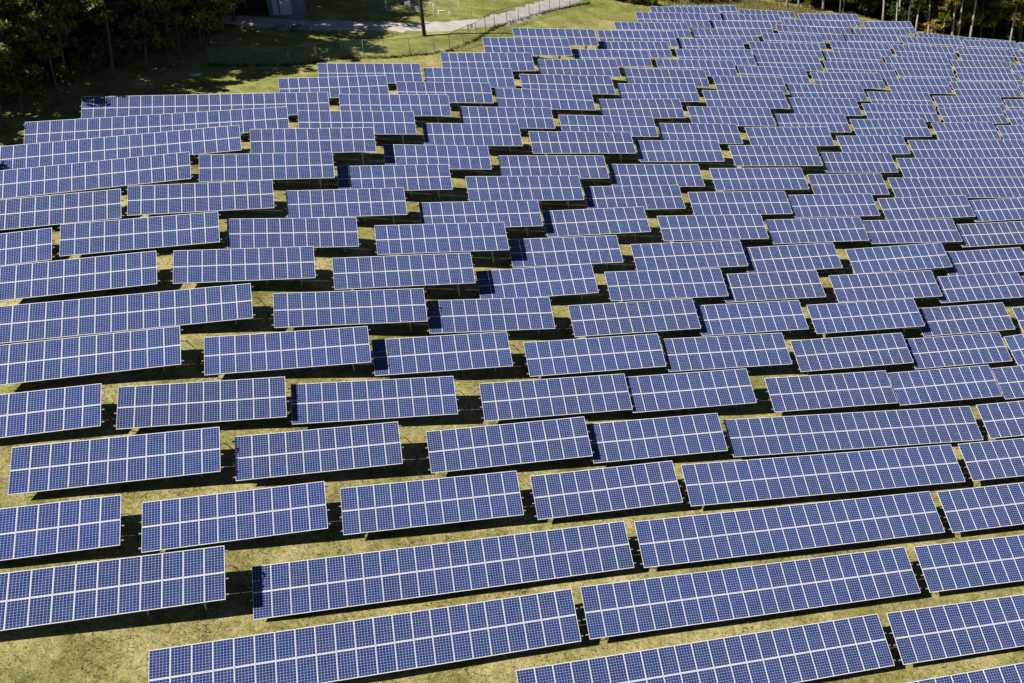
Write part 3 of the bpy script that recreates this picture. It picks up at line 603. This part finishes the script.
b0=at(-6.1,147.4); e=empty('shed',b0,math.radians(-12)); tag(e,'small blue grey shed with pale doors under the trees by the track','shed')
MB().box(-1.9,1.9,-1.6,1.6,-.5,2.9).build('wall',MAT['siding'],e)
for x0,x1 in ((-1.30,-.72),(-.45,.95)):
    d=MB().box(x0,x1,-1.65,-1.603,.05,2.3).build('door',MAT['door'],e); MB().box(x1-.14,x1-.08,-1.70,-1.652,1.0,1.16).build('handle',MAT['gpost'],d)
MB().box(x1+.05,1.85,-1.63,-1.603,.2,2.4).build('corner_panel',MAT['siding'],e)
r=MB(); r.add([(-2.2,-1.95,2.86),(2.2,-1.95,2.86),(2.2,0,3.9),(-2.2,0,3.9),(-2.2,1.95,2.86),(2.2,1.95,2.86),(-2.2,-1.95,2.78),(2.2,-1.95,2.78),(2.2,1.95,2.78),(-2.2,1.95,2.78)],[(0,1,2,3),(3,2,5,4),(6,7,1,0),(8,9,4,5),(0,3,4,9,6),(1,7,8,5,2),(6,9,8,7)]); r.build('roof',MAT['roof'],e)

def rock(u,v,s,mat,label,squash=.45):
    b=MB(); n=9; vs=[];fs=[]
    for i in range(1,6):
        th=math.pi*i/6
        for j in range(n):
            a=2*math.pi*j/n; k=s*rng.uniform(.8,1.15); vs.append((k*math.sin(th)*math.cos(a)*1.25,k*math.sin(th)*math.sin(a),k*math.cos(th)*squash+s*squash*.5))
    for i in range(4):
        for j in range(n): fs.append((i*n+j,(i+1)*n+j,(i+1)*n+(j+1)%n,i*n+(j+1)%n))
    fs.append(tuple(range(n))); fs.append(tuple(range(5*n-1,4*n-1,-1)))
    b.add(vs,fs); o=b.build('rock',mat,None,True); o.location=at(u,v,-.05); tag(o,label,'rock'); return o
rock(-15.9,126.6,.62,MAT['rock'],'flat pale rock on the shaded grass in front of the wood',.3)
rock(-6.9,141.2,.75,MAT['drock'],'grey blue boulder on the shaded grass, left of its neighbour',.6)
rock(-4.8,141.6,.85,MAT['drock'],'larger grey blue boulder below the shed by the track',.55)

# yard things inside the enclosure
def box_thing(name,u,v,w,d,h,label,cat):
    e=empty(name,at(u,v)); tag(e,label,cat); MB().box(-w/2,w/2,-d/2,d/2,-.1,h).build('cabinet',MAT['white'],e)
    MB().box(-w/2-.04,w/2+.04,-d/2-.04,d/2+.04,h+.002,h+.07).build('lid',MAT['white'],e); MB().box(-w*.3,w*.3,-d/2-.02,-d/2-.002,h*.2,h*.85).build('door',MAT['gpost'],e)
box_thing('utility_cabinet',9.0,152.6,.7,.5,.75,'white utility cabinet in the enclosure left of the pole','cabinet')
box_thing('utility_cabinet',10.2,151.6,.55,.45,.5,'smaller white utility cabinet half hidden by the utility pole','cabinet')
e=empty('vent_pipe',at(12.3,152.0)); tag(e,'white gooseneck vent pipe inside the grey wire enclosure','pipe')
MB().tube([(0,0,-.2),(0,0,.95),(-.06,0,1.12),(-.22,0,1.2),(-.38,0,1.12),(-.44,0,.9)],.055,8).build('pipe',MAT['white'],e,True)
MB().tube([(0,0,.0),(0,0,.06)],.16,10).build('flange',MAT['gpost'],e,True)
e=empty('pipe_rail',at(13.4,150.4)); tag(e,'low white pipe rail on two posts inside the grey wire enclosure','rail')
MB().tube([(-.7,0,.62),(.9,0,.62)],.045,8).build('rail',MAT['white'],e,True)
for x in (-.6,.8): MB().tube([(x,0,-.15),(x,0,.575)],.04,8).build('post',MAT['white'],e,True)

# ------------------------------------------------------------------ light, sky, camera
D=Vector((.715,.268,-.63)).normalized()
sun=bpy.data.lights.new('sun','SUN'); so=bpy.data.objects.new('sun',sun); COL.objects.link(so)
so.rotation_euler=D.to_track_quat('-Z','Y').to_euler(); sun.energy=SUN; sun.angle=math.radians(.5); sun.color=(1,.955,.88)
world=bpy.data.worlds.new('World'); scene.world=world; world.use_nodes=True; nt=world.node_tree
sky=nt.nodes.new('ShaderNodeTexSky'); sky.sky_type='NISHITA'; sky.sun_disc=False; sky.sun_elevation=math.asin(-D.z); sky.sun_rotation=math.atan2(-D.x,-D.y); sky.altitude=3000; sky.air_density=.5; sky.dust_density=.3
bg=nt.nodes['Background']; nt.links.new(sky.outputs[0],bg.inputs[0]); bg.inputs[1].default_value=SKY
cam=bpy.data.cameras.new('camera'); co=bpy.data.objects.new('camera',cam); COL.objects.link(co); scene.camera=co
cam.sensor_width=36; cam.lens=FPX/1024*36; cam.shift_x=-(700-512)/1024; cam.shift_y=(420-341.5)/1024; cam.clip_end=4000; cam.clip_start=.5
co.location=(0,0,Z0); co.rotation_euler=(math.radians(90)-CAMP,0,-CAMYAW)
vs=scene.view_settings; vs.view_transform='Standard'; vs.look='None'; vs.exposure=EXPO; vs.gamma=1; vs.use_curve_mapping=False
scene.cycles.max_bounces=6; scene.cycles.diffuse_bounces=1; scene.cycles.transparent_max_bounces=12
